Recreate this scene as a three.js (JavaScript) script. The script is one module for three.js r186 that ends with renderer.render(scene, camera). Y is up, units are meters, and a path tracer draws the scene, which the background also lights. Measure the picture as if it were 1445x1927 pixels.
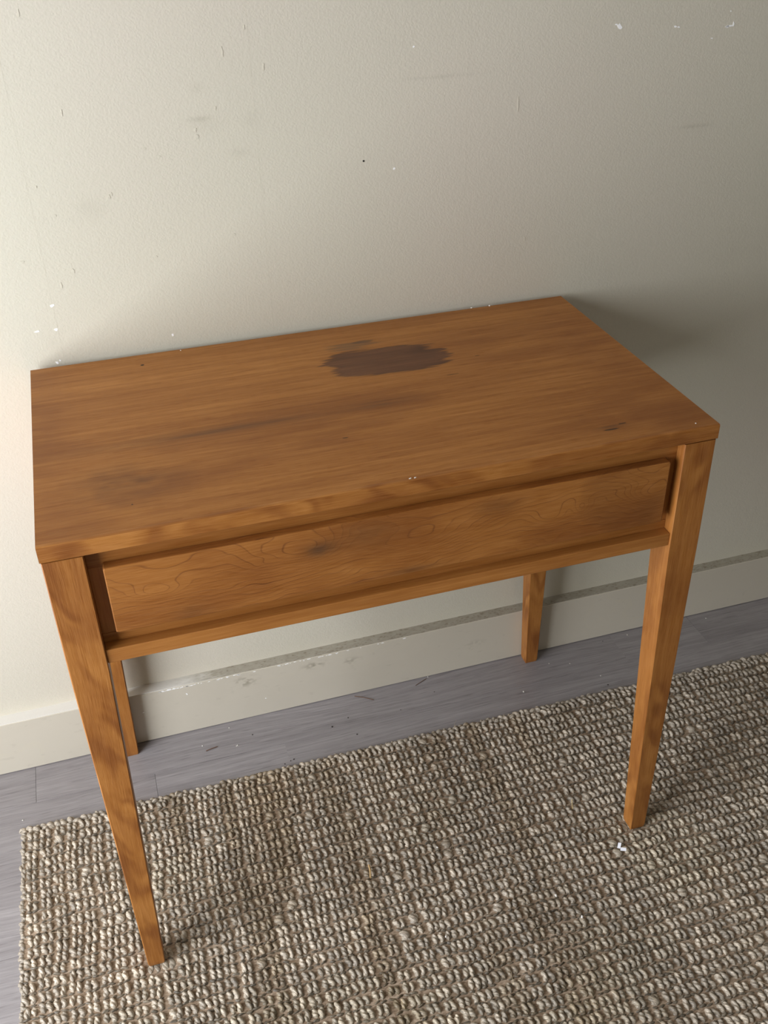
import * as THREE from 'three';
import { RoundedBoxGeometry } from 'three/addons/geometries/RoundedBoxGeometry.js';
import { RectAreaLightUniformsLib } from 'three/addons/lights/RectAreaLightUniformsLib.js';
import { mergeGeometries } from 'three/addons/utils/BufferGeometryUtils.js';

// ---------------------------------------------------------------- camera, sky, light, exposure
const scene = new THREE.Scene();
const FOCAL_PX = 1867.4;                                   // for a 1445 x 1927 frame
const camera = new THREE.PerspectiveCamera(2 * Math.atan(963.5 / FOCAL_PX) * 180 / Math.PI, 1445 / 1927, 0.05, 50);
camera.rotation.order = 'YXZ';
camera.position.set(0.1113, 1.3511, 1.3811);
camera.rotation.set(-0.5884, -0.2867, -0.0237);
camera.updateMatrixWorld(true);
scene.add(camera);
scene.background = new THREE.Color().setRGB(1.6, 1.75, 1.95);
const renderer = new THREE.WebGLRenderer({ antialias: true });
renderer.toneMapping = THREE.LinearToneMapping;
renderer.toneMappingExposure = 0.97;
renderer.shadowMap.enabled = true;
renderer.shadowMap.type = THREE.PCFSoftShadowMap;
RectAreaLightUniformsLib.init();
const ROOM = { x0: -1.0, x1: 3.9, z1: 4.3, h: 2.45 };
const WIN = { z0: 0.36, z1: 1.6, y0: 0.12, y1: 1.66 };   // tall window in the left wall, from near the floor
const daylight = new THREE.RectAreaLight(new THREE.Color().setRGB(0.955, 0.985, 1.06), 9.7, WIN.z1 - WIN.z0 - 0.09, WIN.y1 - WIN.y0 - 0.09);
daylight.name = 'window_daylight';
daylight.position.set(ROOM.x0 - 0.045, (WIN.y0 + WIN.y1) / 2, (WIN.z0 + WIN.z1) / 2);
daylight.lookAt(5, (WIN.y0 + WIN.y1) / 2, (WIN.z0 + WIN.z1) / 2);
scene.add(daylight);

// ---------------------------------------------------------------- helpers
let seed = 90210;
const rnd = () => { seed = (seed * 1664525 + 1013904223) >>> 0; return seed / 4294967296; };
const rr = (a, b) => a + (b - a) * rnd();
const PERM = new Float32Array(65536);
for (let i = 0; i < 65536; i++) PERM[i] = rnd();
const hsh = (x, y) => PERM[((x * 73856093) ^ (y * 19349663)) & 65535];
function noise(x, y) {
  const xi = Math.floor(x), yi = Math.floor(y); let fx = x - xi, fy = y - yi;
  fx = fx * fx * (3 - 2 * fx); fy = fy * fy * (3 - 2 * fy);
  const a = hsh(xi, yi), b = hsh(xi + 1, yi), c = hsh(xi, yi + 1), d = hsh(xi + 1, yi + 1);
  return a + (b - a) * fx + (c - a) * fy + (a - b - c + d) * fx * fy;
}
function fbm(x, y, n = 3) { let s = 0, a = 0.5, t = 0; for (let i = 0; i < n; i++) { s += a * noise(x, y); t += a; x = x * 2.03 + 17.3; y = y * 2.03 + 9.1; a *= 0.5; } return s / t; }
const clamp = (x, a = 0, b = 1) => Math.min(b, Math.max(a, x));
const sstep = (a, b, x) => { const t = clamp((x - a) / (b - a)); return t * t * (3 - 2 * t); };
const gs = (x, y, cx, cy, sx, sy) => Math.exp(-(((x - cx) / sx) ** 2) - (((y - cy) / sy) ** 2));
function tex(w, h, fn, srgb = true) {
  const d = new Uint8Array(w * h * 4);
  for (let j = 0; j < h; j++) for (let i = 0; i < w; i++) {
    const c = fn((i + 0.5) / w, (j + 0.5) / h), k = (j * w + i) * 4;
    d[k] = clamp(c[0], 0, 255); d[k + 1] = clamp(c[1], 0, 255); d[k + 2] = clamp(c[2], 0, 255); d[k + 3] = 255;
  }
  const t = new THREE.DataTexture(d, w, h, THREE.RGBAFormat);
  t.magFilter = THREE.LinearFilter; t.minFilter = THREE.LinearFilter; t.wrapS = t.wrapT = THREE.RepeatWrapping;
  if (srgb) t.colorSpace = THREE.SRGBColorSpace;
  t.needsUpdate = true; return t;
}
const taken = {};
const numbered = n => { const k = taken[n] = (taken[n] ?? -1) + 1; return k ? `${n}_${String(k).padStart(3, '0')}` : n; };
function mesh(name, geo, mat, parent = scene) {
  const m = new THREE.Mesh(geo, mat); m.name = parent === scene ? numbered(name) : name;
  m.castShadow = m.receiveShadow = true; parent.add(m); return m;
}
const tag = (o, label, category, group) => { o.userData.label = label; o.userData.category = category; if (group) o.userData.group = group; return o; };
const struct = (o, label, category) => { o.userData.kind = 'structure'; o.userData.label = label; o.userData.category = category; return o; };
function group(name) { const g = new THREE.Group(); g.name = numbered(name); scene.add(g); return g; }
// uv in metres; grain runs along axis g (0 x, 1 y, 2 z)
function metricUV(geo, g = 0, ou = 0, ov = 0) {
  if (geo.index) geo = geo.toNonIndexed();
  const p = geo.attributes.position, n = geo.attributes.normal, uv = new Float32Array(p.count * 2);
  for (let i = 0; i < p.count; i += 3) {
    const nn = [0, 0, 0];
    for (let k = 0; k < 3; k++) { nn[0] += n.getX(i + k); nn[1] += n.getY(i + k); nn[2] += n.getZ(i + k); }
    const an = nn.map(Math.abs); let ax = an.indexOf(Math.max(...an));
    let u = g, v;
    if (ax === g) { u = (g + 1) % 3; v = (g + 2) % 3; } else v = 3 - ax - g;
    for (let k = 0; k < 3; k++) { const q = [p.getX(i + k), p.getY(i + k), p.getZ(i + k)]; uv[(i + k) * 2] = q[u] + ou; uv[(i + k) * 2 + 1] = q[v] + ov; }
  }
  geo.setAttribute('uv', new THREE.BufferAttribute(uv, 2)); return geo;
}
// box from corner to corner, edges rounded by r
function box(x0, x1, y0, y1, z0, z1, r = 0, g = 0, ou = 0, ov = 0) {
  const geo = r > 0 ? new RoundedBoxGeometry(x1 - x0, y1 - y0, z1 - z0, 2, r) : new THREE.BoxGeometry(x1 - x0, y1 - y0, z1 - z0);
  geo.translate((x0 + x1) / 2, (y0 + y1) / 2, (z0 + z1) / 2);
  return metricUV(geo, g, ou, ov);
}
// where the sight line through photo pixel (u, v) meets the plane axis = val
const fwdM = new THREE.Matrix4().copy(camera.matrixWorld);
function pix(u, v, axis, val) {
  const d = new THREE.Vector3((u - 722.5) / FOCAL_PX, -(v - 963.5) / FOCAL_PX, -1).transformDirection(fwdM);
  const o = camera.position, s = (val - o.getComponent(axis)) / d.getComponent(axis);
  return new THREE.Vector3().copy(o).addScaledVector(d, s);
}

// ---------------------------------------------------------------- dimensions
const W = 0.8192, H = 0.75, ZB = 0.0118, ZF = 0.4649, TOP = 0.0205;
const BASE_T = 0.0228, BASE_H = 0.1162;

// ---------------------------------------------------------------- materials of the room
const stipple = tex(1024, 1024, (u, v) => {
  const a = fbm(u * 300, v * 300, 2), b = fbm(u * 90 + 40, v * 90, 2);
  const g = 255 * clamp(0.82 * a + 0.18 * b); return [g, g, g];
}, false);
stipple.repeat.set(1 / 0.55, 1 / 0.55);
const wallMap = tex(2048, 1024, (u, v) => {
  const x = -1 + u * 4.9, y = v * 2.45;
  const m = fbm(x * 2.4 + 3, y * 2.4, 3) - 0.5, h = fbm(x * 3.1 + 50, y * 2.2 + 8, 2) - 0.5, f = noise(x * 420, y * 420) - 0.5;
  let r = 208 + 5 * m + 4 * h + 2 * f, g = 202 + 6 * m - 1 * h + 2 * f, b = 184 + 6 * m + 2 * h + 2 * f;
  // grey scuffs left by hands and furniture
  const sm = (cx, cy, sx, sy, k) => { const e = gs(x, y, cx, cy, sx, sy) * (0.4 + 1.1 * fbm(x * 60, y * 90, 2)) * k * 0.5; r -= e; g -= e; b -= e; };
  sm(0.279, 1.062, 0.016, 0.003, 24); sm(0.29, 1.055, 0.02, 0.01, 9); sm(0.347, 1.055, 0.008, 0.01, 12); sm(0.12, 0.96, 0.02, 0.018, 9);
  sm(-0.02, 0.99, 0.01, 0.003, 14); sm(0.328, 1.015, 0.012, 0.006, 12); sm(0.05, 0.76, 0.05, 0.03, 8); sm(0.62, 1.09, 0.05, 0.002, 20);
  sm(1.03, 0.99, 0.022, 0.0022, 34); sm(0.28, 1.1, 0.008, 0.006, 12);
  return [r, g, b];
});
const wallMat = new THREE.MeshPhysicalMaterial({ name: 'wall_paint', map: wallMap, bumpMap: stipple, bumpScale: 0.0002, roughness: 0.55, specularIntensity: 0.6 });
wallMap.repeat.set(1 / 4.9, 1 / 2.45); wallMap.offset.set(1 / 4.9, 0);
const plainPaint = new THREE.MeshStandardMaterial({ name: 'plain_paint', color: new THREE.Color(0xcdc6b8), roughness: 0.6 });
const ceilPaint = new THREE.MeshStandardMaterial({ name: 'ceiling_paint', color: new THREE.Color(0xd6d3ca), roughness: 0.9 });
const chipMat = new THREE.MeshStandardMaterial({ name: 'bare_plaster', color: new THREE.Color(0xfcfbf8), roughness: 0.9 });
const whiteTrim = new THREE.MeshStandardMaterial({ name: 'window_paint', color: new THREE.Color(0xe6e4dc), roughness: 0.45 });
const skirtMap = tex(2048, 128, (u, v) => {
  const x = -1 + u * 4.9, y = v * 0.125; let m = fbm(x * 6, y * 8, 3) - 0.5;
  let r = 203 + 7 * m, g = 195 + 7 * m, b = 177 + 6 * m;
  const spots = sstep(0.74, 0.86, fbm(x * 70 + 5, y * 110, 3)) * 6; r -= spots; g -= spots * 0.98; b -= spots * 0.95;
  for (const [cx, cy, k] of [[0.37, 0.095, 40], [0.44, 0.086, 26], [0.24, 0.088, 34], [0.24, 0.098, 24], [0.69, 0.06, 14]]) { const e = gs(x, y, cx, cy, 0.018, 0.007) * sstep(0.45, 0.7, fbm(x * 160, y * 200, 2)) * k; r -= e; g -= e; b -= e; }
  return [r, g, b];
});
skirtMap.repeat.set(1 / 4.9, 1 / 0.125); skirtMap.offset.set(1 / 4.9, 0);
const skirtMat = new THREE.MeshPhysicalMaterial({ name: 'skirting_paint', map: skirtMap, roughness: 0.38 });
// dusty grime lying on the ledge of the baseboard, with bare clean paint at its left end
const grimeMap = tex(2048, 32, (u, v) => {
  const x = -1 + u * 4.9, n = fbm(x * 90, v * 6, 3), s = sstep(0.62, 0.8, fbm(x * 260 + 9, v * 14, 2));
  const clean = 1 - sstep(0.10, 0.22, x + 0.05 * (n - 0.5));
  let k = 0.72 + 0.3 * n;
  let r = 222 - (62 * k + 26 * s) * (1 - clean), g = 219 - (66 * k + 28 * s) * (1 - clean), b = 210 - (74 * k + 30 * s) * (1 - clean);
  return [r, g, b];
});
grimeMap.repeat.set(1 / 4.9, 1 / 0.03); grimeMap.offset.set(1 / 4.9, 0);
const grimeMat = new THREE.MeshStandardMaterial({ name: 'dusty_ledge', map: grimeMap, roughness: 0.9 });

// ---------------------------------------------------------------- room shell
const wallBack = struct(mesh('wall_back', box(ROOM.x0 - 0.1, ROOM.x1 + 0.1, -0.1, ROOM.h, -0.12, 0), wallMat), 'painted greenish cream wall with chips and scuffs', 'wall');
{
  const { x0, z1, h } = ROOM;
  const wl = mergeGeometries([
    box(x0 - 0.12, x0, -0.1, WIN.y0, 0, z1), box(x0 - 0.12, x0, WIN.y1, h, 0, z1),
    box(x0 - 0.12, x0, WIN.y0, WIN.y1, 0, WIN.z0), box(x0 - 0.12, x0, WIN.y0, WIN.y1, WIN.z1, z1)]);
  struct(mesh('wall_left', wl, plainPaint), 'painted cream side wall with a tall window', 'wall');
}
struct(mesh('wall_right', box(ROOM.x1, ROOM.x1 + 0.1, -0.1, ROOM.h, 0, ROOM.z1), plainPaint), 'painted cream side wall without openings', 'wall');
struct(mesh('wall_front', box(ROOM.x0 - 0.12, ROOM.x1 + 0.1, -0.1, ROOM.h, ROOM.z1, ROOM.z1 + 0.1), plainPaint), 'painted cream wall facing the desk', 'wall');
struct(mesh('ceiling', box(ROOM.x0 - 0.12, ROOM.x1 + 0.1, ROOM.h, ROOM.h + 0.1, -0.12, ROOM.z1 + 0.1), ceilPaint), 'plain off-white ceiling', 'ceiling');
{
  const w = group('window_1'); struct(w, 'tall white framed window that lets the daylight in', 'window');
  const f = 0.045, x0 = ROOM.x0 - 0.1, x1 = ROOM.x0 - 0.05;
  for (const g of [box(x0, x1, WIN.y0, WIN.y1, WIN.z0, WIN.z0 + f, 0.003, 1), box(x0, x1, WIN.y0, WIN.y1, WIN.z1 - f, WIN.z1, 0.003, 1),
    box(x0, x1, WIN.y0, WIN.y0 + f, WIN.z0 + f, WIN.z1 - f, 0.003, 2), box(x0, x1, WIN.y1 - f, WIN.y1, WIN.z0 + f, WIN.z1 - f, 0.003, 2)]) mesh('window_frame', g, whiteTrim, w);
  mesh('window_sill', box(ROOM.x0 - 0.05, ROOM.x0 + 0.05, WIN.y0 - 0.02, WIN.y0, WIN.z0 - 0.03, WIN.z1 + 0.03, 0.004, 2), whiteTrim, w);
  mesh('window_pane', box(x0 + 0.02, x0 + 0.024, WIN.y0 + f, WIN.y1 - f, WIN.z0 + f, WIN.z1 - f), new THREE.MeshPhysicalMaterial({ name: 'window_glass', transmission: 1, thickness: 0, roughness: 0.02, color: 0xffffff }), w);
}
// painted-over joints of the wall panels: thin beads of filler
for (const x of [-0.26, 0.047, 0.352, 0.6535, 0.9885, 1.29, 1.6])
  mesh('panel_joint', box(x - 0.0009, x + 0.0009, BASE_H, ROOM.h, -0.0005, 0.00008, 0), wallMat, wallBack);

// baseboards
{
  const b = struct(mesh('baseboard_back', box(ROOM.x0, ROOM.x1, 0.0012, BASE_H - 0.0014, 0, BASE_T, 0.0012), skirtMat), 'painted baseboard with a dusty ledge and chipped edge', 'baseboard');
  mesh('ledge', box(ROOM.x0, ROOM.x1, BASE_H - 0.0026, BASE_H, 0, BASE_T - 0.0012, 0, 0), grimeMat, b);
  struct(mesh('baseboard_left', box(ROOM.x0, ROOM.x0 + BASE_T, 0.001, BASE_H, BASE_T, ROOM.z1, 0.0015, 2), plainPaint), 'plain painted baseboard beside the tall window', 'baseboard');
  struct(mesh('baseboard_right', box(ROOM.x1 - BASE_T, ROOM.x1, 0.001, BASE_H, BASE_T, ROOM.z1, 0.0015, 2), plainPaint), 'plain painted baseboard along the closed side wall', 'baseboard');
}

// floor: grey wood-look planks, each its own piece
const plankMaps = [0, 1, 2].map(k => tex(2048, 256, (u, v) => {
  const x = u * 1.31, z = v * 0.145, o = k * 31.7;
  const wv = fbm(x * 3 + o, z * 12, 2) * 0.03;
  const g1 = fbm(x * 9 + o, (z + wv) * 260, 3) - 0.5, g2 = fbm(x * 40 + o, (z + wv) * 900, 2) - 0.5, g3 = fbm(x * 2 + o, (z + wv) * 40 + o, 2) - 0.5;
  const pore = sstep(0.68, 0.82, fbm(x * 26 + o, (z + wv) * 700 + 3, 2)) * 16;
  let t = 24 * g1 + 16 * g2 + 16 * g3 - pore;
  return [143 + t, 138 + t, 138 + t * 0.97];
}));
const plankBump = tex(1024, 256, (u, v) => { const x = u * 1.31, z = v * 0.145; const g = 255 * clamp(0.5 + 0.6 * (fbm(x * 14, z * 420, 3) - 0.5)); return [g, g, g]; }, false);
const plankMats = plankMaps.map((m, k) => new THREE.MeshPhysicalMaterial({ name: 'grey_plank', map: m, bumpMap: plankBump, bumpScale: 0.0004, roughness: 0.3 }));
{
  const sub = struct(mesh('floor', box(ROOM.x0 - 0.1, ROOM.x1 + 0.1, -0.1, -0.008, -0.1, ROOM.z1 + 0.1), new THREE.MeshStandardMaterial({ name: 'underlay', color: 0x3c3936, roughness: 0.95 })), 'grey wood-look plank floor', 'floor');
  const PW = 0.145, PL = 1.315; let n = 0;
  const starts = [-0.148, 0.054];
  for (let r = 0; r < 31; r++) {
    const z0 = Math.max(-0.04 + r * PW, 0), z1 = Math.min(-0.04 + (r + 1) * PW, ROOM.z1);
    if (z1 <= z0) break;
    const st = r < 2 ? starts[r] : -0.148 + ((r * 0.437) % 1) * PL;
    for (let q = -2; q < 4; q++) {
      const xa = Math.max(st + q * PL, ROOM.x0), xb = Math.min(st + (q + 1) * PL, ROOM.x1);
      if (xb - xa < 0.02) continue;
      const g = new RoundedBoxGeometry(xb - xa - 0.0003, 0.008, z1 - z0 - 0.0003, 1, 0.0005);
      g.translate((xa + xb) / 2, -0.004, (z0 + z1) / 2);
      const p = g.attributes.position, uv = g.attributes.uv;
      for (let i = 0; i < p.count; i++) uv.setXY(i, (p.getX(i) - xa) / PL + n * 0.137, (p.getZ(i) + 0.04) / PW);
      mesh('plank', g, plankMats[n % 3], sub); n++;
    }
  }
}

// ---------------------------------------------------------------- wood
const mix3 = (a, b, t) => [a[0] + (b[0] - a[0]) * t, a[1] + (b[1] - a[1]) * t, a[2] + (b[2] - a[2]) * t];
const HONEY = [150, 95, 43], PALE = [174, 117, 58], RED = [113, 64, 28], SMOKE = [74, 50, 36];
const TD = ZF - ZB;
const topMap = tex(2048, 1136, (u, v) => {
  const x = u * W, z = v * TD;
  const wv = 0.012 * (fbm(x * 2.2 + 4, z * 5, 2) - 0.5);
  const fine = fbm(x * 38, (z + wv) * 1300, 2) - 0.5, mid = fbm(x * 9, (z + wv) * 210, 3) - 0.5, wide = fbm(x * 2.6 + 1, (z + wv) * 22, 3) - 0.5;
  const pore = sstep(0.66, 0.8, fbm(x * 60 + 3, (z + wv) * 1500, 2));
  let c = mix3(HONEY, PALE, clamp(0.36 + 1.3 * mid + 1.1 * wide));
  const e = 24 * fine - 12 * pore; c = [c[0] + e, c[1] + e, c[2] + e];
  const blot = (t, col) => { c = mix3(c, col, clamp(t)); };
  const fr = fbm(x * 16, z * 240, 3) - 0.5, fr2 = fbm(x * 30 + 8, z * 60, 3) - 0.5;
  // broad dull streaks and stains in the finish
  blot(0.34 * gs(x, z, 0.105, 0.355, 0.055, 0.035) * (1 + 2.4 * fr2), SMOKE);
  blot(0.22 * gs(x, z, 0.13, 0.37, 0.10, 0.05) * (1 + 2 * fr2), RED);
  blot(0.36 * gs(x, z, 0.25, 0.2635, 0.075, 0.006) * (1 + 1.5 * fr), SMOKE);
  blot(0.2 * gs(x, z, 0.2, 0.262, 0.16, 0.012) * (1 + 1.5 * fr), SMOKE);
  blot(0.26 * gs(x, z, 0.44, 0.26, 0.05, 0.012) * (1 + 2 * fr), SMOKE);
  blot(0.3 * gs(x, z, 0.70, 0.40, 0.09, 0.03) * (1 + 2 * fr2), RED);
  blot(0.35 * gs(x, z, 0.69, 0.415, 0.018, 0.004) * (1 + 3 * fr), SMOKE);
  blot(0.25 * gs(x, z, 0.62, 0.10, 0.12, 0.03) * (1 + 2 * fr), RED);
  blot(0.22 * gs(x, z, 0.78, 0.2, 0.05, 0.2) * (1 + 2 * fr2), RED);
  blot(0.28 * gs(x, z, 0.01, 0.2, 0.035, 0.2) * (1 + 1.6 * fr2), RED);
  blot(0.18 * gs(x, z, 0.33, 0.33, 0.1, 0.03) * (1 + 2 * fr2), RED);
  blot(0.3 * sstep(0.55, 0.8, fbm(x * 5 + 20, z * 12 + 3, 3)), RED);
  // worn-through dark patch with frayed ends along the grain
  const px = (x - 0.483) / 0.09, pz = (z - 0.137 - 0.05 * (x - 0.483)) / 0.044;
  const rad = Math.pow(Math.abs(px), 3.2) + Math.pow(Math.abs(pz), 2.6);
  const edge = rad + 0.8 * fr * (0.5 + Math.abs(px)) + 0.7 * fr2;
  const inn = 1 - sstep(0.7, 1.15, edge);
  if (inn > 0) {
    const t = fbm(x * 14 + 2, z * 160, 3), ring = sstep(0.55, 0.95, edge);
    const pc = mix3([112, 74, 50], [74, 47, 32], clamp(-0.1 + 0.95 * t + 0.35 * ring + 0.4 * gs(x, z, 0.545, 0.125, 0.02, 0.02)));
    c = mix3(c, pc, 0.9 * inn);
  }
  const p2 = gs(x, z, 0.448, 0.075, 0.045, 0.018) + 1.1 * fr - 0.1; blot(0.55 * sstep(0.3, 0.85, p2), [104, 78, 58]);
  const p3 = gs(x, z, 0.47, 0.064, 0.02, 0.008) + 0.6 * fr; blot(0.5 * sstep(0.5, 0.8, p3), [88, 66, 52]);
  // pits and scratches
  for (const [cx, cz, sx, sz, k] of [[0.1526, 0.0356, 0.0030, 0.0021, 1], [0.3697, 0.3328, 0.004, 0.001, 0.7], [0.105, 0.4, 0.001, 0.0014, 0.6], [0.687, 0.4205, 0.012, 0.0016, 0.8], [0.706, 0.411, 0.006, 0.0012, 0.7], [0.556, 0.21, 0.01, 0.001, 0.5], [0.61, 0.165, 0.004, 0.001, 0.5]])
    blot(k * sstep(0.35, 0.6, gs(x, z, cx, cz, sx, sz) * (0.7 + 0.7 * fbm(x * 300, z * 500, 2))), [38, 26, 20]);
  // pale dried ring
  const rd = Math.hypot((x - 0.0233) / 0.011, (z - 0.4307) / 0.0075); blot(0.22 * (1 - sstep(0.85, 1.05, rd)), [146, 98, 56]);
  return c;
});
const woodBump = tex(1024, 1024, (u, v) => {
  const x = u * 0.4, z = v * 0.4; const g = 255 * clamp(0.55 + 0.5 * (fbm(x * 50, z * 1400, 2) - 0.5) - 0.5 * sstep(0.66, 0.8, fbm(x * 70 + 3, z * 1500, 2)));
  return [g, g, g];
}, false);
topMap.repeat.set(1 / W, 1 / TD); topMap.offset.set(0, -ZB / TD);
woodBump.repeat.set(2.5, 2.5);
const topMat = new THREE.MeshPhysicalMaterial({ name: 'desk_top_wood', map: topMap, bumpMap: woodBump, bumpScale: 0.00012, roughness: 0.5, specularIntensity: 0.55 });
// curly birch for legs and rails: grain along u, dark and light figure running across it
const curlMap = tex(2048, 512, (u, v) => {
  const x = u * 0.8, z = v * 0.2;
  const wv = 0.01 * (fbm(x * 4, z * 9, 2) - 0.5);
  const fine = fbm(x * 40, (z + wv) * 1200, 2) - 0.5, mid = fbm(x * 10, (z + wv) * 150, 2) - 0.5;
  const ph = x * 48 + z * 34 + 3.4 * fbm(x * 7 + 6, z * 26, 3);
  const amp = sstep(0.35, 0.7, fbm(x * 6 + 30, z * 14, 2));
  const curl = (fbm(ph * 0.75, z * 18 + 4, 2) - 0.5) * 2 * amp, big = fbm(x * 13, z * 30 + 40, 3) - 0.5;
  let c = mix3(HONEY, PALE, clamp(0.42 + 0.85 * curl + 0.6 * mid + 0.4 * big));
  c = mix3(c, RED, clamp(0.02 - 0.6 * curl - 1.2 * big, 0, 0.5));
  const e = 22 * fine - 9 * sstep(0.66, 0.8, fbm(x * 60 + 3, (z + wv) * 1500, 2));
  return [c[0] + e, c[1] + e, c[2] + e];
});
curlMap.wrapS = curlMap.wrapT = THREE.MirroredRepeatWrapping; curlMap.repeat.set(1 / 0.8, 1 / 0.2);
const curlMat = new THREE.MeshPhysicalMaterial({ name: 'curly_birch', map: curlMap, bumpMap: woodBump, bumpScale: 0.0001, roughness: 0.45, specularIntensity: 0.6 });
// straight-grained wood of the rails and the face frame
const railMap = tex(1024, 256, (u, v) => {
  const x = u * 0.8, z = v * 0.1;
  const fine = fbm(x * 40, z * 1200, 2) - 0.5, mid = fbm(x * 9, z * 180, 3) - 0.5, wide = fbm(x * 9 + 7, z * 10, 2) - 0.5;
  const c = mix3(HONEY, PALE, clamp(0.34 + 0.9 * mid + 0.9 * wide)), e = 20 * fine; return [c[0] + e, c[1] + e, c[2] + e];
});
railMap.wrapS = railMap.wrapT = THREE.MirroredRepeatWrapping; railMap.repeat.set(1 / 0.8, 1 / 0.1);
const railMat = new THREE.MeshPhysicalMaterial({ name: 'rail_wood', map: railMap, bumpMap: woodBump, bumpScale: 0.0001, roughness: 0.45, specularIntensity: 0.6 });
// drawer front: flat-sawn figure with loops and pin knots
const PX0 = 0.0617, PX1 = 0.7585, PY0 = 0.616, PY1 = 0.7068;
const drawerMap = tex(2048, 288, (u, v) => {
  const x = PX0 + u * (PX1 - PX0), y = PY0 + v * (PY1 - PY0);
  let f = y * 112 + 7 * (fbm(x * 5, y * 9 + 3, 2) - 0.5) + 2.2 * (fbm(x * 22, y * 60, 2) - 0.5);
  f += 3.4 * gs(x, y, 0.117, 0.663, 0.028, 0.013) + 6.4 * gs(x, y, 0.28, 0.682, 0.05, 0.026) + 4.4 * gs(x, y, 0.42, 0.665, 0.06, 0.022);
  f += 3.0 * gs(x, y, 0.597, 0.66, 0.02, 0.012) + 3.0 * gs(x, y, 0.6396, 0.6636, 0.012, 0.014) + 6.2 * gs(x, y, 0.74, 0.665, 0.035, 0.026) - 2.5 * gs(x, y, 0.5, 0.63, 0.07, 0.03);
  const fr = f - Math.floor(f), id = hsh(Math.floor(f) + 900, 3), line = (1 - sstep(0.0, 0.13, Math.min(fr, (1 - fr) * 2.5))) * (0.25 + 0.75 * id) * (0.35 + 0.9 * fbm(x * 26, y * 40 + 7, 2));
  const fine = fbm(x * 60, y * 1300, 2) - 0.5, mid = fbm(x * 12, y * 150, 2) - 0.5, big = fbm(x * 8, y * 16 + 5, 3) - 0.5;
  let c = mix3(HONEY, PALE, clamp(0.3 + 0.5 * mid + 0.9 * big));
  c = mix3(c, RED, clamp(0.04 - 0.9 * big + 0.14 * fr, 0, 0.5));
  c = mix3(c, [88, 50, 26], clamp(line * 0.62));
  const bl = (t, col) => { c = mix3(c, col, clamp(t)); };
  const fz = 0.6 + 0.9 * fbm(x * 50, y * 90, 3);
  bl(0.6 * gs(x, y, 0.3054, 0.6775, 0.02, 0.009) * fz, [86, 60, 40]);
  bl(0.34 * gs(x, y, 0.15, 0.622, 0.02, 0.012) * fz, [110, 74, 44]);
  bl(0.5 * gs(x, y, 0.42, 0.6205, 0.035, 0.005) * fz, [96, 62, 36]);
  bl(0.45 * gs(x, y, 0.524, 0.69, 0.03, 0.012) * fz, [112, 72, 38]);
  bl(0.4 * gs(x, y, 0.36, 0.685, 0.035, 0.02) * fz, [110, 72, 40]);
  // curly figure crossing the board
  const cb = sstep(0.52, 0.75, fbm(x * 16 + 3 * (fbm(x * 5, y * 12, 2)), y * 5 + 11, 2)); bl(0.3 * cb * sstep(0.4, 0.55, x), [100, 62, 32]);
  const e = 21 * fine; return [c[0] + e, c[1] + e, c[2] + e];
});
drawerMap.repeat.set(1 / (PX1 - PX0), 1 / (PY1 - PY0)); drawerMap.offset.set(-PX0 / (PX1 - PX0), -PY0 / (PY1 - PY0));
const drawerMat = new THREE.MeshPhysicalMaterial({ name: 'drawer_wood', map: drawerMap, bumpMap: woodBump, bumpScale: 0.0001, roughness: 0.45, specularIntensity: 0.6 });

// leg: eight-sided (square with eased edges) sections lofted down to a tapered foot; sections = [y, x0, x1, z0, z1, ease]
function legGeo(sections, ou, ov) {
  const pos = [], uv = [];
  const ring = ([y, x0, x1, z0, z1, e]) => [[x0 + e, z1], [x1 - e, z1], [x1, z1 - e], [x1, z0 + e], [x1 - e, z0], [x0 + e, z0], [x0, z0 + e], [x0, z1 - e]].map(([x, z]) => [x, y, z]);
  const per = [0, 0.05, 0.052, 0.1, 0.102, 0.15, 0.152, 0.198, 0.2];
  const put = (p, u, v) => { pos.push(...p); uv.push(u + ou, v + ov); };
  const R = sections.map(ring);
  for (let s = 0; s + 1 < R.length; s++) for (let k = 0; k < 8; k++) {
    const a = R[s][k], b = R[s][(k + 1) % 8], c = R[s + 1][(k + 1) % 8], d = R[s + 1][k], v0 = per[k], v1 = per[k + 1];
    put(a, a[1], v0); put(d, d[1], v0); put(c, c[1], v1); put(a, a[1], v0); put(c, c[1], v1); put(b, b[1], v1);
  }
  for (const [r, flip] of [[R[0], false], [R[R.length - 1], true]]) for (let k = 1; k < 7; k++) {
    const t = flip ? [r[0], r[k + 1], r[k]] : [r[0], r[k], r[k + 1]];
    for (const p of t) put(p, p[0], p[2]);
  }
  const g = new THREE.BufferGeometry();
  g.setAttribute('position', new THREE.Float32BufferAttribute(pos, 3)); g.setAttribute('uv', new THREE.Float32BufferAttribute(uv, 2));
  g.computeVertexNormals(); return g;
}
const desk = group('writing_desk');
tag(desk, 'honey-brown wooden desk with one drawer and tapered legs, dark worn patch on its top', 'desk');
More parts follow.
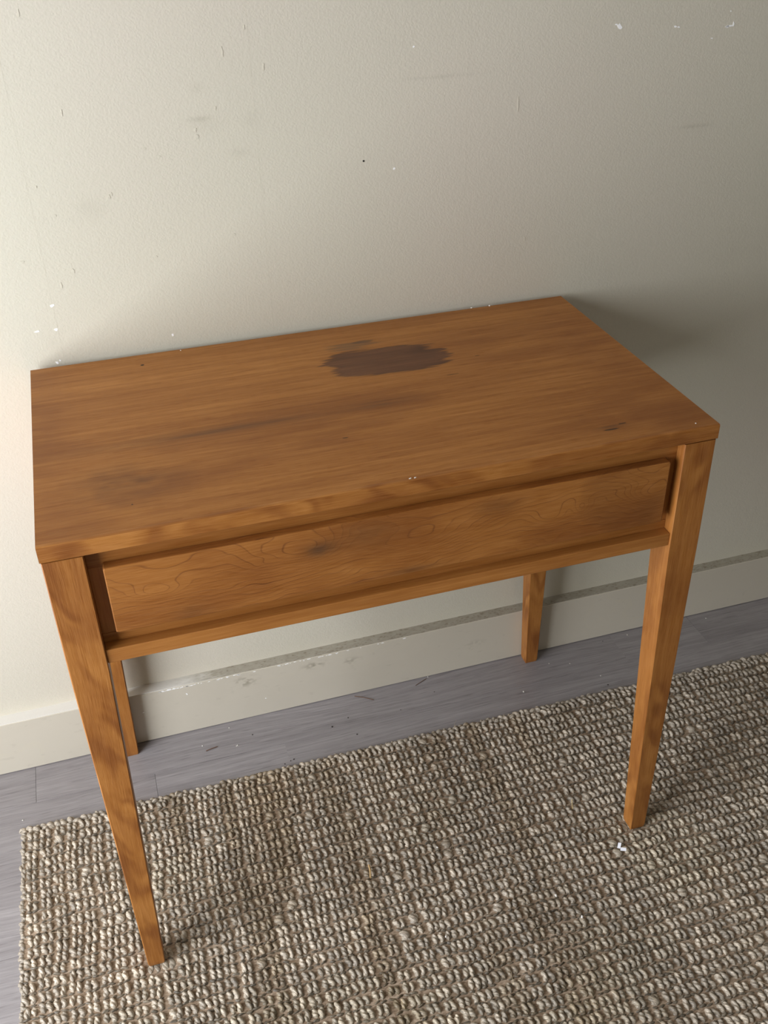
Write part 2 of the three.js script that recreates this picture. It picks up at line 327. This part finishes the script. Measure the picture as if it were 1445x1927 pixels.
{
  const UT = H - TOP, FOOT = 0.0062;
  mesh('tabletop', box(0, W, UT, H, ZB, ZF - 0.006, 0, 0), topMat, desk);
  const es = new THREE.Shape(); es.moveTo(0.006, UT); es.lineTo(0.0015, UT); es.quadraticCurveTo(0, UT, 0, UT + 0.0015); es.lineTo(0, H - 0.0032); es.quadraticCurveTo(0, H, 0.0034, H); es.lineTo(0.006, H); es.closePath();
  const eb = new THREE.ExtrudeGeometry(es, { depth: W, bevelEnabled: false, curveSegments: 5 }); eb.rotateY(Math.PI / 2); eb.translate(0, 0, ZF);
  mesh('edge_band', metricUV(eb, 0, 0.05, 0.9), curlMat, desk);
  // legs: outer faces nearly upright, inner faces taper below the rail; front legs lean a little forward
  const T = UT - 0.0012;
  const legs = [
    [[T, 0.0012, 0.0452, ZF - 0.045, ZF - 0.0008], [0.565, 0.001, 0.0452, ZF - 0.042, ZF + 0.002], [0.012, 0.0052, 0.0295, 0.4515, 0.4765], [FOOT, 0.0062, 0.0285, 0.4525, 0.4757]],
    [[T, W - 0.0452, W - 0.0012, ZF - 0.045, ZF - 0.0008], [0.565, W - 0.0452, W - 0.001, ZF - 0.042, ZF + 0.002], [0.012, W - 0.0335, W - 0.0072, 0.4515, 0.4765], [FOOT, W - 0.0325, W - 0.0082, 0.4525, 0.4757]],
    [[T, 0.0012, 0.0452, 0.0132, 0.0572], [0.565, 0.0012, 0.0452, 0.0132, 0.0572], [0.006, 0.0062, 0.0318, 0.0262, 0.0495], [0, 0.0072, 0.0308, 0.0272, 0.0485]],
    [[T, W - 0.0452, W - 0.0012, 0.0132, 0.0572], [0.565, W - 0.0452, W - 0.0012, 0.0132, 0.0572], [0.006, W - 0.0298, W - 0.0042, 0.0262, 0.0488], [0, W - 0.0288, W - 0.0052, 0.0272, 0.0478]],
  ];
  legs.forEach((s, i) => mesh('leg', legGeo(s.map(q => [...q, 0.0011]), [0.0, 0.31, 0.55, 0.17][i], [0.0, 0.075, 0.11, 0.16][i]), curlMat, desk));
  const FP = ZF - 0.0155;                                   // plane of the recessed face frame
  mesh('front_rail', box(0.0452, W - 0.0452, 0.575, 0.5945, ZF - 0.03, ZF - 0.0008, 0.0012, 0, 0.3, 0.33), railMat, desk);
  mesh('frame_rail', box(0.0452, W - 0.0452, 0.7015, UT, FP - 0.018, FP, 0.0006, 0, 0.1, 0.53), railMat, desk);
  mesh('frame_rail', box(0.0452, W - 0.0452, 0.5945, 0.6075, FP - 0.018, FP, 0.0006, 0, 0.2, 0.61), railMat, desk);
  mesh('frame_stile', box(0.0452, 0.082, 0.6077, 0.7013, FP - 0.018, FP - 0.0004, 0.0006, 1, 0.0, 0.21), railMat, desk);
  mesh('frame_stile', box(W - 0.082, W - 0.0452, 0.6077, 0.7013, FP - 0.018, FP - 0.0004, 0.0006, 1, 0.0, 0.41), railMat, desk);
  const drawer = new THREE.Group(); drawer.name = 'drawer'; desk.add(drawer);
  // overlaid drawer front with eased edges and small eased corners
  const sh = new THREE.Shape(); const c = 0.0035, b = 0.0012;
  sh.moveTo(PX0 + c, PY0 + b); sh.lineTo(PX1 - c, PY0 + b); sh.quadraticCurveTo(PX1 - b, PY0 + b, PX1 - b, PY0 + c); sh.lineTo(PX1 - b, PY1 - c); sh.quadraticCurveTo(PX1 - b, PY1 - b, PX1 - c, PY1 - b);
  sh.lineTo(PX0 + c * 0.6, PY1 - b); sh.lineTo(PX0 + b, PY1 - c * 0.6); sh.lineTo(PX0 + b, PY0 + c * 0.6); sh.closePath();
  const eg = new THREE.ExtrudeGeometry(sh, { depth: 0.0135 - 2 * b, bevelEnabled: true, bevelThickness: b, bevelSize: b, bevelSegments: 2, curveSegments: 4 });
  eg.translate(0, 0, FP + b + 0.0001);
  mesh('drawer_front', metricUV(eg, 0), drawerMat, drawer);
  const bt = new THREE.MeshStandardMaterial({ name: 'drawer_box_wood', color: 0xb08a5c, roughness: 0.7 });
  mesh('drawer_box', mergeGeometries([box(0.085, W - 0.085, 0.615, 0.62, 0.075, FP - 0.019), box(0.085, 0.097, 0.62, 0.69, 0.075, FP - 0.019), box(W - 0.097, W - 0.085, 0.62, 0.69, 0.075, FP - 0.019), box(0.097, W - 0.097, 0.62, 0.69, 0.075, 0.087)]), bt, drawer);
  for (const [x0, x1] of [[0.004, 0.022], [W - 0.022, W - 0.004]]) mesh('side_apron', box(x0, x1, 0.575, UT, 0.0572, ZF - 0.045, 0.001, 2, 0.1, 0.4), railMat, desk);
  mesh('back_apron', box(0.0452, W - 0.0452, 0.575, UT, 0.018, 0.036, 0.001, 0, 0.4, 0.12), railMat, desk);
}

// ---------------------------------------------------------------- jute rug
const rug = group('jute_rug');
tag(rug, 'chunky woven natural jute rug under the front legs of the desk', 'rug');
{
  const RX = -0.1705, RZ = 0.166, RW = 1.78, RD = 1.18, PXC = 0.0215, PZC = 0.0198, TILT = -0.0105;
  rug.position.set(RX, 0, RZ); rug.rotation.y = TILT;
  const toW = (x, z) => [RX + x * Math.cos(TILT) + z * Math.sin(TILT), RZ - x * Math.sin(TILT) + z * Math.cos(TILT)];
  const feet = [[0.0175, 0.464], [W - 0.0205, 0.464]];
  const weaveMap = tex(512, 512, (u, v) => { const t = fbm(u * 60, v * 160, 3) - 0.5, k = fbm(u * 9, v * 9, 2) - 0.5; const e = 90 * t + 40 * k; return [150 + e, 130 + e, 108 + e]; });
  weaveMap.repeat.set(4, 4);
  const backMat = new THREE.MeshStandardMaterial({ name: 'jute_backing', map: weaveMap, roughness: 1 });
  const slab = new THREE.BoxGeometry(RW - 0.006, 0.0034, RD - 0.006, 1, 1, 1); slab.translate(RW / 2, 0.0019, RD / 2);
  mesh('backing', metricUV(slab, 0), backMat, rug);
  const fib = tex(256, 256, (u, v) => { const t = fbm((u + v * 0.55) * 46, v * 7, 3) - 0.5, q = fbm((u + v * 0.55) * 110, v * 16, 2) - 0.5; const g = 200 + 150 * t + 90 * q; return [g, g, g]; });
  const yarnMat = new THREE.MeshPhysicalMaterial({ name: 'jute_yarn', map: fib, vertexColors: true, roughness: 0.5, specularIntensity: 1.0 });
  const P = [], UV = [], C = [], I = [];
  function nub(cx, cy, cz, rx, ry, rz, turn, col, hand, flat, NS = 11, NR = 8) {
    const base = P.length / 3, ca = Math.cos(turn), sa = Math.sin(turn), ou = rnd(), ov = rnd(), ph = rnd() * 3.1, tw = hand * rr(1.3, 2.6), bend = rr(-0.18, 0.18);
    for (let i = 0; i <= NR; i++) {
      const t = -1 + 2 * i / NR, prof = Math.pow(Math.max(1 - Math.pow(Math.abs(t), 2.6), 0.0), 0.5), pr = Math.max(prof, 0.06);
      for (let j = 0; j <= NS; j++) {
        const th = -0.35 + (Math.PI + 0.7) * j / NS;
        const gr = Math.pow(Math.abs(Math.cos(th + t * tw + ph)), 7), q = pr * (1 - 0.42 * gr) * (1 + 0.10 * (noise(cx * 900 + j, cz * 900 + i) - 0.5));
        const lx = rx * q * Math.cos(th) + bend * rx * (1 - t * t), ly = ry * q * Math.sin(th) * flat, lz = rz * t;
        P.push(cx + lx * ca + lz * sa, cy + ly, cz - lx * sa + lz * ca);
        UV.push(ou + j / NS * 0.6, ov + i / NR * 0.7);
        const s = 0.92 + 0.16 * noise(j * 0.9 + cx * 500, i * 0.7 + cz * 500); C.push(col[0] * s, col[1] * s, col[2] * s);
      }
    }
    for (let i = 0; i < NR; i++) for (let j = 0; j < NS; j++) {
      const a = base + i * (NS + 1) + j, b = a + 1, c = a + NS + 1, d = c + 1; I.push(a, b, c, b, d, c);
    }
  }
  const nc = Math.floor(RW / PXC), nr = Math.floor(RD / PZC);
  const colTone = Array.from({ length: nc + 2 }, () => rr(-1, 1)), rowShift = Array.from({ length: nr + 2 }, () => rr(-1, 1));
  const tone = (x, z, cidx) => {
    const s = fbm(x * 7 + 3, z * 2.2 + 5, 3) - 0.5, red = clamp(sstep(0.55, 0.74, fbm(x * 24 + 40, z * 2.2 + 9, 3)) + 0.8 * gs(x, z, 0.515, 0.25, 0.02, 0.5) * sstep(0.35, 0.6, fbm(x * 60, z * 9, 2)) + 0.8 * gs(x, z, 0.42, 0.04, 0.06, 0.06)), ol = sstep(0.5, 0.75, fbm(x * 5 + 80, z * 6, 2));
    let k = 0.61 + 0.3 * s + 0.022 * colTone[Math.max(cidx, 0)] + 0.075 * (rnd() - 0.5) + (rnd() < 0.08 ? 0.07 : 0);
    let r = k, g = k * (0.852 - 0.07 * red), b = k * (0.655 - 0.14 * red - 0.03 * ol);
    { const dk = 1 - 0.3 * red; r *= dk; g *= dk; b *= dk; }
    return [r, g, b];
  };
  for (let r = 0; r < nr; r++) for (let q = 0; q < nc; q++) {
    const x0 = (q + 0.5) * PXC + 0.003, z0 = (r + 0.5) * PZC + 0.003;
    const wob = 0.0042 * (fbm(x0 * 10, z0 * 10 + 50, 2) - 0.5) * 2, x = x0 + wob * 1.4 + rr(-0.0012, 0.0012), z = z0 + wob + 0.0007 * rowShift[r] + rr(-0.0014, 0.0014);
    const [wx, wz] = toW(x, z);
    let press = 1; for (const [fx, fz] of feet) if (Math.abs(wx - fx) < 0.019 && Math.abs(wz - fz) < 0.019) press = 0.35;
    // low brown weft yarn showing between the rows
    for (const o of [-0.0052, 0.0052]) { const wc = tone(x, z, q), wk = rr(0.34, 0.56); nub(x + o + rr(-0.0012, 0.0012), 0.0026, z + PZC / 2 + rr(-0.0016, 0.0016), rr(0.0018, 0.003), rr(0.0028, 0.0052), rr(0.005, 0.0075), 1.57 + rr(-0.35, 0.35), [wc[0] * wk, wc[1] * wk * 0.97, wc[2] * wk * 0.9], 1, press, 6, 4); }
    const fused = rnd() < 0.03 && press === 1, col = tone(x, z, q);
    if (fused) { nub(x, 0.0036, z, 0.0085, 0.006, 0.0086, rr(-0.2, 0.2), col, 1, 1); continue; }
    for (const s of [-1, 1]) {
      const c2k = rr(0.74, 1.26), c2 = col.map(v => v * c2k);
      nub(x + s * 0.0046, 0.0034, z + s * rr(-0.0006, 0.0012), rr(0.0042, 0.0053), rr(0.0055, 0.0082), rr(0.0070, 0.0094), 0.2 + rr(-0.28, 0.28), c2, 1, press);
    }
  }
  // yarn rolled over the two finished edges that can be seen, and over the other two
  for (let q = 0; q < nc * 2; q++) for (const z of [0.0015, RD - 0.0015]) nub(q * PXC / 2 + rr(0.001, 0.004), 0.001, z + rr(-0.0016, 0.0016), rr(0.0055, 0.0075), rr(0.0085, 0.0115), rr(0.0075, 0.0095), 0.8 + rr(-0.7, 0.6), tone(q * PXC / 2, z, 0), 1, 1);
  for (let r = 0; r < nr * 2; r++) for (const x of [0.0015, RW - 0.0015]) nub(x + rr(-0.0018, 0.0018), 0.0008, r * PZC / 2 + rr(0.001, 0.004), rr(0.0038, 0.005), rr(0.005, 0.0075), rr(0.006, 0.008), rr(-0.3, 0.6), tone(x, r * PZC / 2, 0).map(v => v * 0.85), 1, 1);
  const g = new THREE.BufferGeometry();
  g.setAttribute('position', new THREE.Float32BufferAttribute(P, 3)); g.setAttribute('uv', new THREE.Float32BufferAttribute(UV, 2)); g.setAttribute('color', new THREE.Float32BufferAttribute(C, 3));
  g.setIndex(I); g.computeVertexNormals();
  const loops = mesh('yarn_loops', g, yarnMat, rug); loops.userData.kind = 'stuff';
  // stray hairs of jute
  const hs = [];
  for (let k = 0; k < 420; k++) {
    const x = rr(0.01, RW - 0.02), z = rr(0.005, RD - 0.02), a = rr(0, 6.28), l = rr(0.008, 0.03), b = rr(-0.8, 0.8);
    const pts = [0, 0.33, 0.66, 1].map(t => new THREE.Vector3(x + Math.cos(a + b * t) * l * t, 0.0098 + 0.004 * Math.sin(t * 3.1) * rnd(), z + Math.sin(a + b * t) * l * t));
    hs.push(new THREE.TubeGeometry(new THREE.CatmullRomCurve3(pts), 6, 0.00022, 3));
  }
  const hair = mesh('stray_fibres', mergeGeometries(hs), new THREE.MeshStandardMaterial({ name: 'jute_hair', color: 0xc9b596, roughness: 0.8 }), rug); hair.userData.kind = 'stuff';
}

// ---------------------------------------------------------------- chips in the paint
function flake(rad, thick, sx = 1, sy = 1, n = 9) {
  const s = new THREE.Shape();
  for (let k = 0; k < n; k++) { const a = k / n * 6.2832, q = rad * rr(0.55, 1.15); const x = Math.cos(a) * q * sx, y = Math.sin(a) * q * sy; k ? s.lineTo(x, y) : s.moveTo(x, y); }
  s.closePath();
  return new THREE.ExtrudeGeometry(s, { depth: thick, bevelEnabled: false });
}
// [u, v, half length in px across, up, turn]
const chips = [[1166, 50, 5, 2.6, -0.7], [1160, 46, 2, 1.2, 0], [1271, 50, 3, 1.4, 0], [1277, 51, 2, 1, 0], [1372, 49, 8, 1.3, 0.1], [1380, 45, 1.3, 4, 0], [1368, 50, 3, 1.8, 0], [1375, 21, 1, 1, 0], [1339, 72, 2, 1, 0],
  [98, 575, 3, 2, 0.5], [70, 624, 3.5, 1.2, 0.1], [106, 620, 3, 2, 0.3], [108, 683, 2, 3, 0.4], [113, 678, 1.5, 1.5, 0], [325, 630, 1.6, 2, 0], [778, 88, 1.5, 1.5, 0], [742, 317, 2, 1.5, 0.5]];
for (const [u, v, a, b, t] of chips) { const p = pix(u, v, 2, 0.0); const g = flake(0.0011, 0.0004, a, b); g.rotateZ(t); g.translate(p.x, p.y, -0.0001); mesh('bare_chip', metricUV(g), chipMat, wallBack); }
// lumps of torn filler, same paint as the wall
const lumps = [[370, 257, 3.4, 5], [368, 245, 2, 4], [205, 371, 2.6, 4], [209, 366, 2, 3.5], [272, 280, 2.4, 2], [300, 295, 2.4, 2], [294, 483, 2.2, 2], [138, 510, 2, 5], [418, 98, 1.2, 9], [496, 127, 1.2, 5], [116, 212, 1.2, 5], [405, 204, 1.6, 3], [42, 493, 4, 2], [987, 449, 1.8, 5], [35, 25, 1.2, 5], [459, 52, 1.2, 4], [770, 541, 3, 1.5], [926, 546, 2, 2], [441, 441, 1.6, 2], [104, 406, 2, 2], [68, 352, 1.4, 3], [1373, 468, 1.6, 4], [116, 538, 1.2, 6], [975, 195, 1.5, 12]];
for (const [u, v, a, b] of lumps) { const p = pix(u, v, 2, 0.0); const g = flake(0.00085, 0.0006, a, b); g.translate(p.x, p.y, -0.0002); mesh('filler_lump', metricUV(g), wallMat, wallBack); }
// nail hole
{ const p = pix(684, 303, 2, 0); const g = new THREE.CylinderGeometry(0.0014, 0.0014, 0.0006, 10); g.rotateX(Math.PI / 2); g.translate(p.x, p.y, 0.0001); mesh('nail_head', g, new THREE.MeshStandardMaterial({ name: 'dark_nail', color: 0x2a2622, roughness: 0.6 }), wallBack); }
// chipped edge of the baseboard
{
  const bb = scene.getObjectByName('baseboard_back');
  for (let k = 0; k < 46; k++) { const u = 300 + 420 * Math.pow(rnd(), 1.15) - (k % 5 ? 0 : 20), x = pix(u, 1296 - (u - 320) * 0.221, 2, BASE_T).x; const g = flake(0.0009, 0.0004, rr(1, 4), rr(0.6, 1.5)); g.translate(x, BASE_H - 0.0028 - rr(0, 0.002), BASE_T - 0.0001); mesh('bare_chip', metricUV(g), chipMat, bb); }
  for (const [u, v, a, b] of [[318, 1298, 7, 2.6], [328, 1296, 4, 2], [352, 1306, 2, 3], [305, 1290, 4, 1.4], [761, 1197, 4, 1.4], [270, 1341, 2.4, 1.4], [500, 1314, 1.5, 1.5], [620, 1217, 4, 1.2]]) { const p = pix(u, v, 2, BASE_T); if (p.y > BASE_H - 0.003) p.y = BASE_H - 0.004; const g = flake(0.0009, 0.0005, a, b); g.translate(p.x, p.y, BASE_T - 0.0001); mesh('bare_chip', metricUV(g), chipMat, bb); }
}

// ---------------------------------------------------------------- litter: splinters and crumbs
const twigMat = new THREE.MeshStandardMaterial({ name: 'dry_splinter', color: 0x6e5444, roughness: 0.9 });
function splinter(a, b, r, label) {
  const A = pix(a[0], a[1], 1, r), B = pix(b[0], b[1], 1, r), M = A.clone().lerp(B, 0.5); M.x += 0.0008; M.y += 0.0006;
  const g = new THREE.TubeGeometry(new THREE.CatmullRomCurve3([A, M, B]), 10, r, 6), p = g.attributes.position;
  const c = A.clone().lerp(B, 0.5); g.translate(-c.x, 0, -c.z);
  const o = mesh('splinter', g, twigMat); o.position.set(c.x, 0, c.z); return tag(o, label, 'splinter');
}
splinter([667, 1310], [703, 1317], 0.0007, 'longest brown splinter on the floor, pointing away from the baseboard at a slant');
splinter([782, 1290], [802, 1277], 0.0006, 'thin dark splinter whose end touches the foot of the baseboard');
splinter([388, 1413], [409, 1405], 0.0009, 'reddish brown splinter on the floor close to the left rear leg');
function crumb(name, p, s, mat, label, cat, grp, flat = 0.6) {
  const g = new THREE.IcosahedronGeometry(1, 1), q = g.attributes.position, k = rnd() * 50;
  for (let i = 0; i < q.count; i++) { const f = 0.75 + 0.5 * noise(q.getX(i) * 1.7 + k, q.getY(i) * 1.7 + q.getZ(i) * 2.1 + k); q.setXYZ(i, q.getX(i) * f * s[0], Math.max(q.getY(i) * f, -0.7) * s[0] * flat, q.getZ(i) * f * s[1]); }
  g.computeVertexNormals(); g.rotateY(rnd() * 3); g.computeBoundingBox(); g.translate(0, -g.boundingBox.min.y, 0);
  const o = mesh(name, g, mat); o.position.copy(p); return tag(o, label, cat, grp);
}
const darkCrumb = new THREE.MeshStandardMaterial({ name: 'dark_grit', color: 0x2b2420, roughness: 0.95 }), paleCrumb = new THREE.MeshStandardMaterial({ name: 'pale_grit', color: 0xe9e4da, roughness: 0.85 });
for (const [u, v, s] of [[625, 1368, 2.0], [672, 1382, 1.8], [655, 1351, 1.6], [553, 1429, 1.7], [547, 1432, 1.4], [536, 1438, 1.3], [817, 1302, 1.2], [754, 1336, 1.1], [1144, 1289, 1.8], [1134, 1207, 1.2], [475, 1383, 1.6]])
  crumb('dark_crumb', pix(u, v, 1, 0), [s / 1250, s / 1500], darkCrumb, 'dark speck of grit on the grey floor between wall and rug', 'crumb', 'dark grit on the floor');
for (const [u, v, s] of [[447, 1403, 1.3], [445, 1404, 1.0], [431, 1370, 1.1], [381, 1404, 1.2], [985, 1302, 1.9], [1130, 1272, 1.2], [1180, 1195, 1.3], [805, 1274, 1.4], [43, 1544, 1.3], [1328, 1164, 1.3], [1033, 1249, 1.0], [1072, 1249, 1.1]])
  crumb('pale_crumb', pix(u, v, 1, 0), [s / 1000, s / 1200], paleCrumb, 'white speck of plaster on the grey floor between wall and rug', 'crumb', 'pale grit on the floor');
for (const [u, v, s] of [[1046, 1686, 2.6], [1095, 1726, 2.6], [839, 1763, 2.0], [823, 1595, 1.8], [1105, 1443, 1.6]])
  crumb('rug_crumb', pix(u, v, 1, 0.0098), [s / 1000, s / 1500], paleCrumb, 'white crumb lying on the loops of the jute rug', 'crumb', 'white crumbs on the rug');
for (const [u, v, s] of [[887, 580, 1.3], [921, 576, 1.6], [340, 660, 1.1], [1309, 797, 1.1]])
  crumb('desk_crumb', pix(u, v, 1, H), [s / 1000, s / 1300], paleCrumb, 'tiny white crumb on the wooden desk top', 'crumb', 'white crumbs on the desk');
{ // pale splintered nick in the front edge of the desk
  for (const [u, v, l] of [[775, 906, 4.2], [785, 905, 2.6]]) { const p = pix(u, v, 1, H); const g = flake(0.001, 0.0005, l * 0.6, 1.1); g.rotateX(-Math.PI / 2); g.rotateY(0.3); g.translate(p.x, H - 0.0001, Math.min(p.z, ZF - 0.0042)); mesh('nick', metricUV(g), paleCrumb, desk); }
}
{ // folded scrap of white paper beside the right front leg
  const p = pix(1167, 1597, 1, 0.011), o = group('paper_scrap'); o.position.copy(p); o.rotation.y = 0.2;
  const m = new THREE.MeshStandardMaterial({ name: 'white_paper', color: 0xf2f4f8, roughness: 0.7, side: THREE.DoubleSide });
  const a = new THREE.BoxGeometry(0.009, 0.0005, 0.0055); a.rotateY(-0.75); a.rotateZ(0.25); a.translate(0.0022, 0.0022, 0.0045);
  const b = new THREE.BoxGeometry(0.0095, 0.0005, 0.005); b.rotateY(0.7); b.rotateZ(0.3); b.translate(0.001, 0.0026, -0.004);
  mesh('flap', a, m, o); mesh('flap', b, m, o); tag(o, 'small bent scrap of white paper on the rug beside a desk leg', 'paper');
}
{ // dry straw on the rug
  const A = pix(694, 1628, 1, 0.0115), B = pix(697, 1652, 1, 0.0115), c = A.clone().lerp(B, 0.5);
  const g = new THREE.TubeGeometry(new THREE.CatmullRomCurve3([A, c.clone().add(new THREE.Vector3(0.001, 0.001, 0)), B]), 8, 0.0016, 6); g.translate(-c.x, -0.0105, -c.z);
  const o = mesh('straw', g, new THREE.MeshStandardMaterial({ name: 'dry_straw', color: 0xc0a070, roughness: 0.8 })); o.position.set(c.x, 0.0105, c.z); tag(o, 'short yellowish straw lying on the jute rug', 'straw');
  const A2 = pix(1076, 1505, 1, 0.0115), B2 = pix(1077, 1522, 1, 0.0115), c2 = A2.clone().lerp(B2, 0.5);
  const g2 = new THREE.TubeGeometry(new THREE.LineCurve3(A2, B2), 4, 0.0007, 5); g2.translate(-c2.x, -0.0105, -c2.z);
  const o2 = mesh('straw', g2, new THREE.MeshStandardMaterial({ name: 'pale_straw', color: 0xe0c890, roughness: 0.6 })); o2.position.set(c2.x, 0.0105, c2.z); tag(o2, 'thin pale straw on the rug behind the right front leg', 'straw');
}

renderer.render(scene, camera);
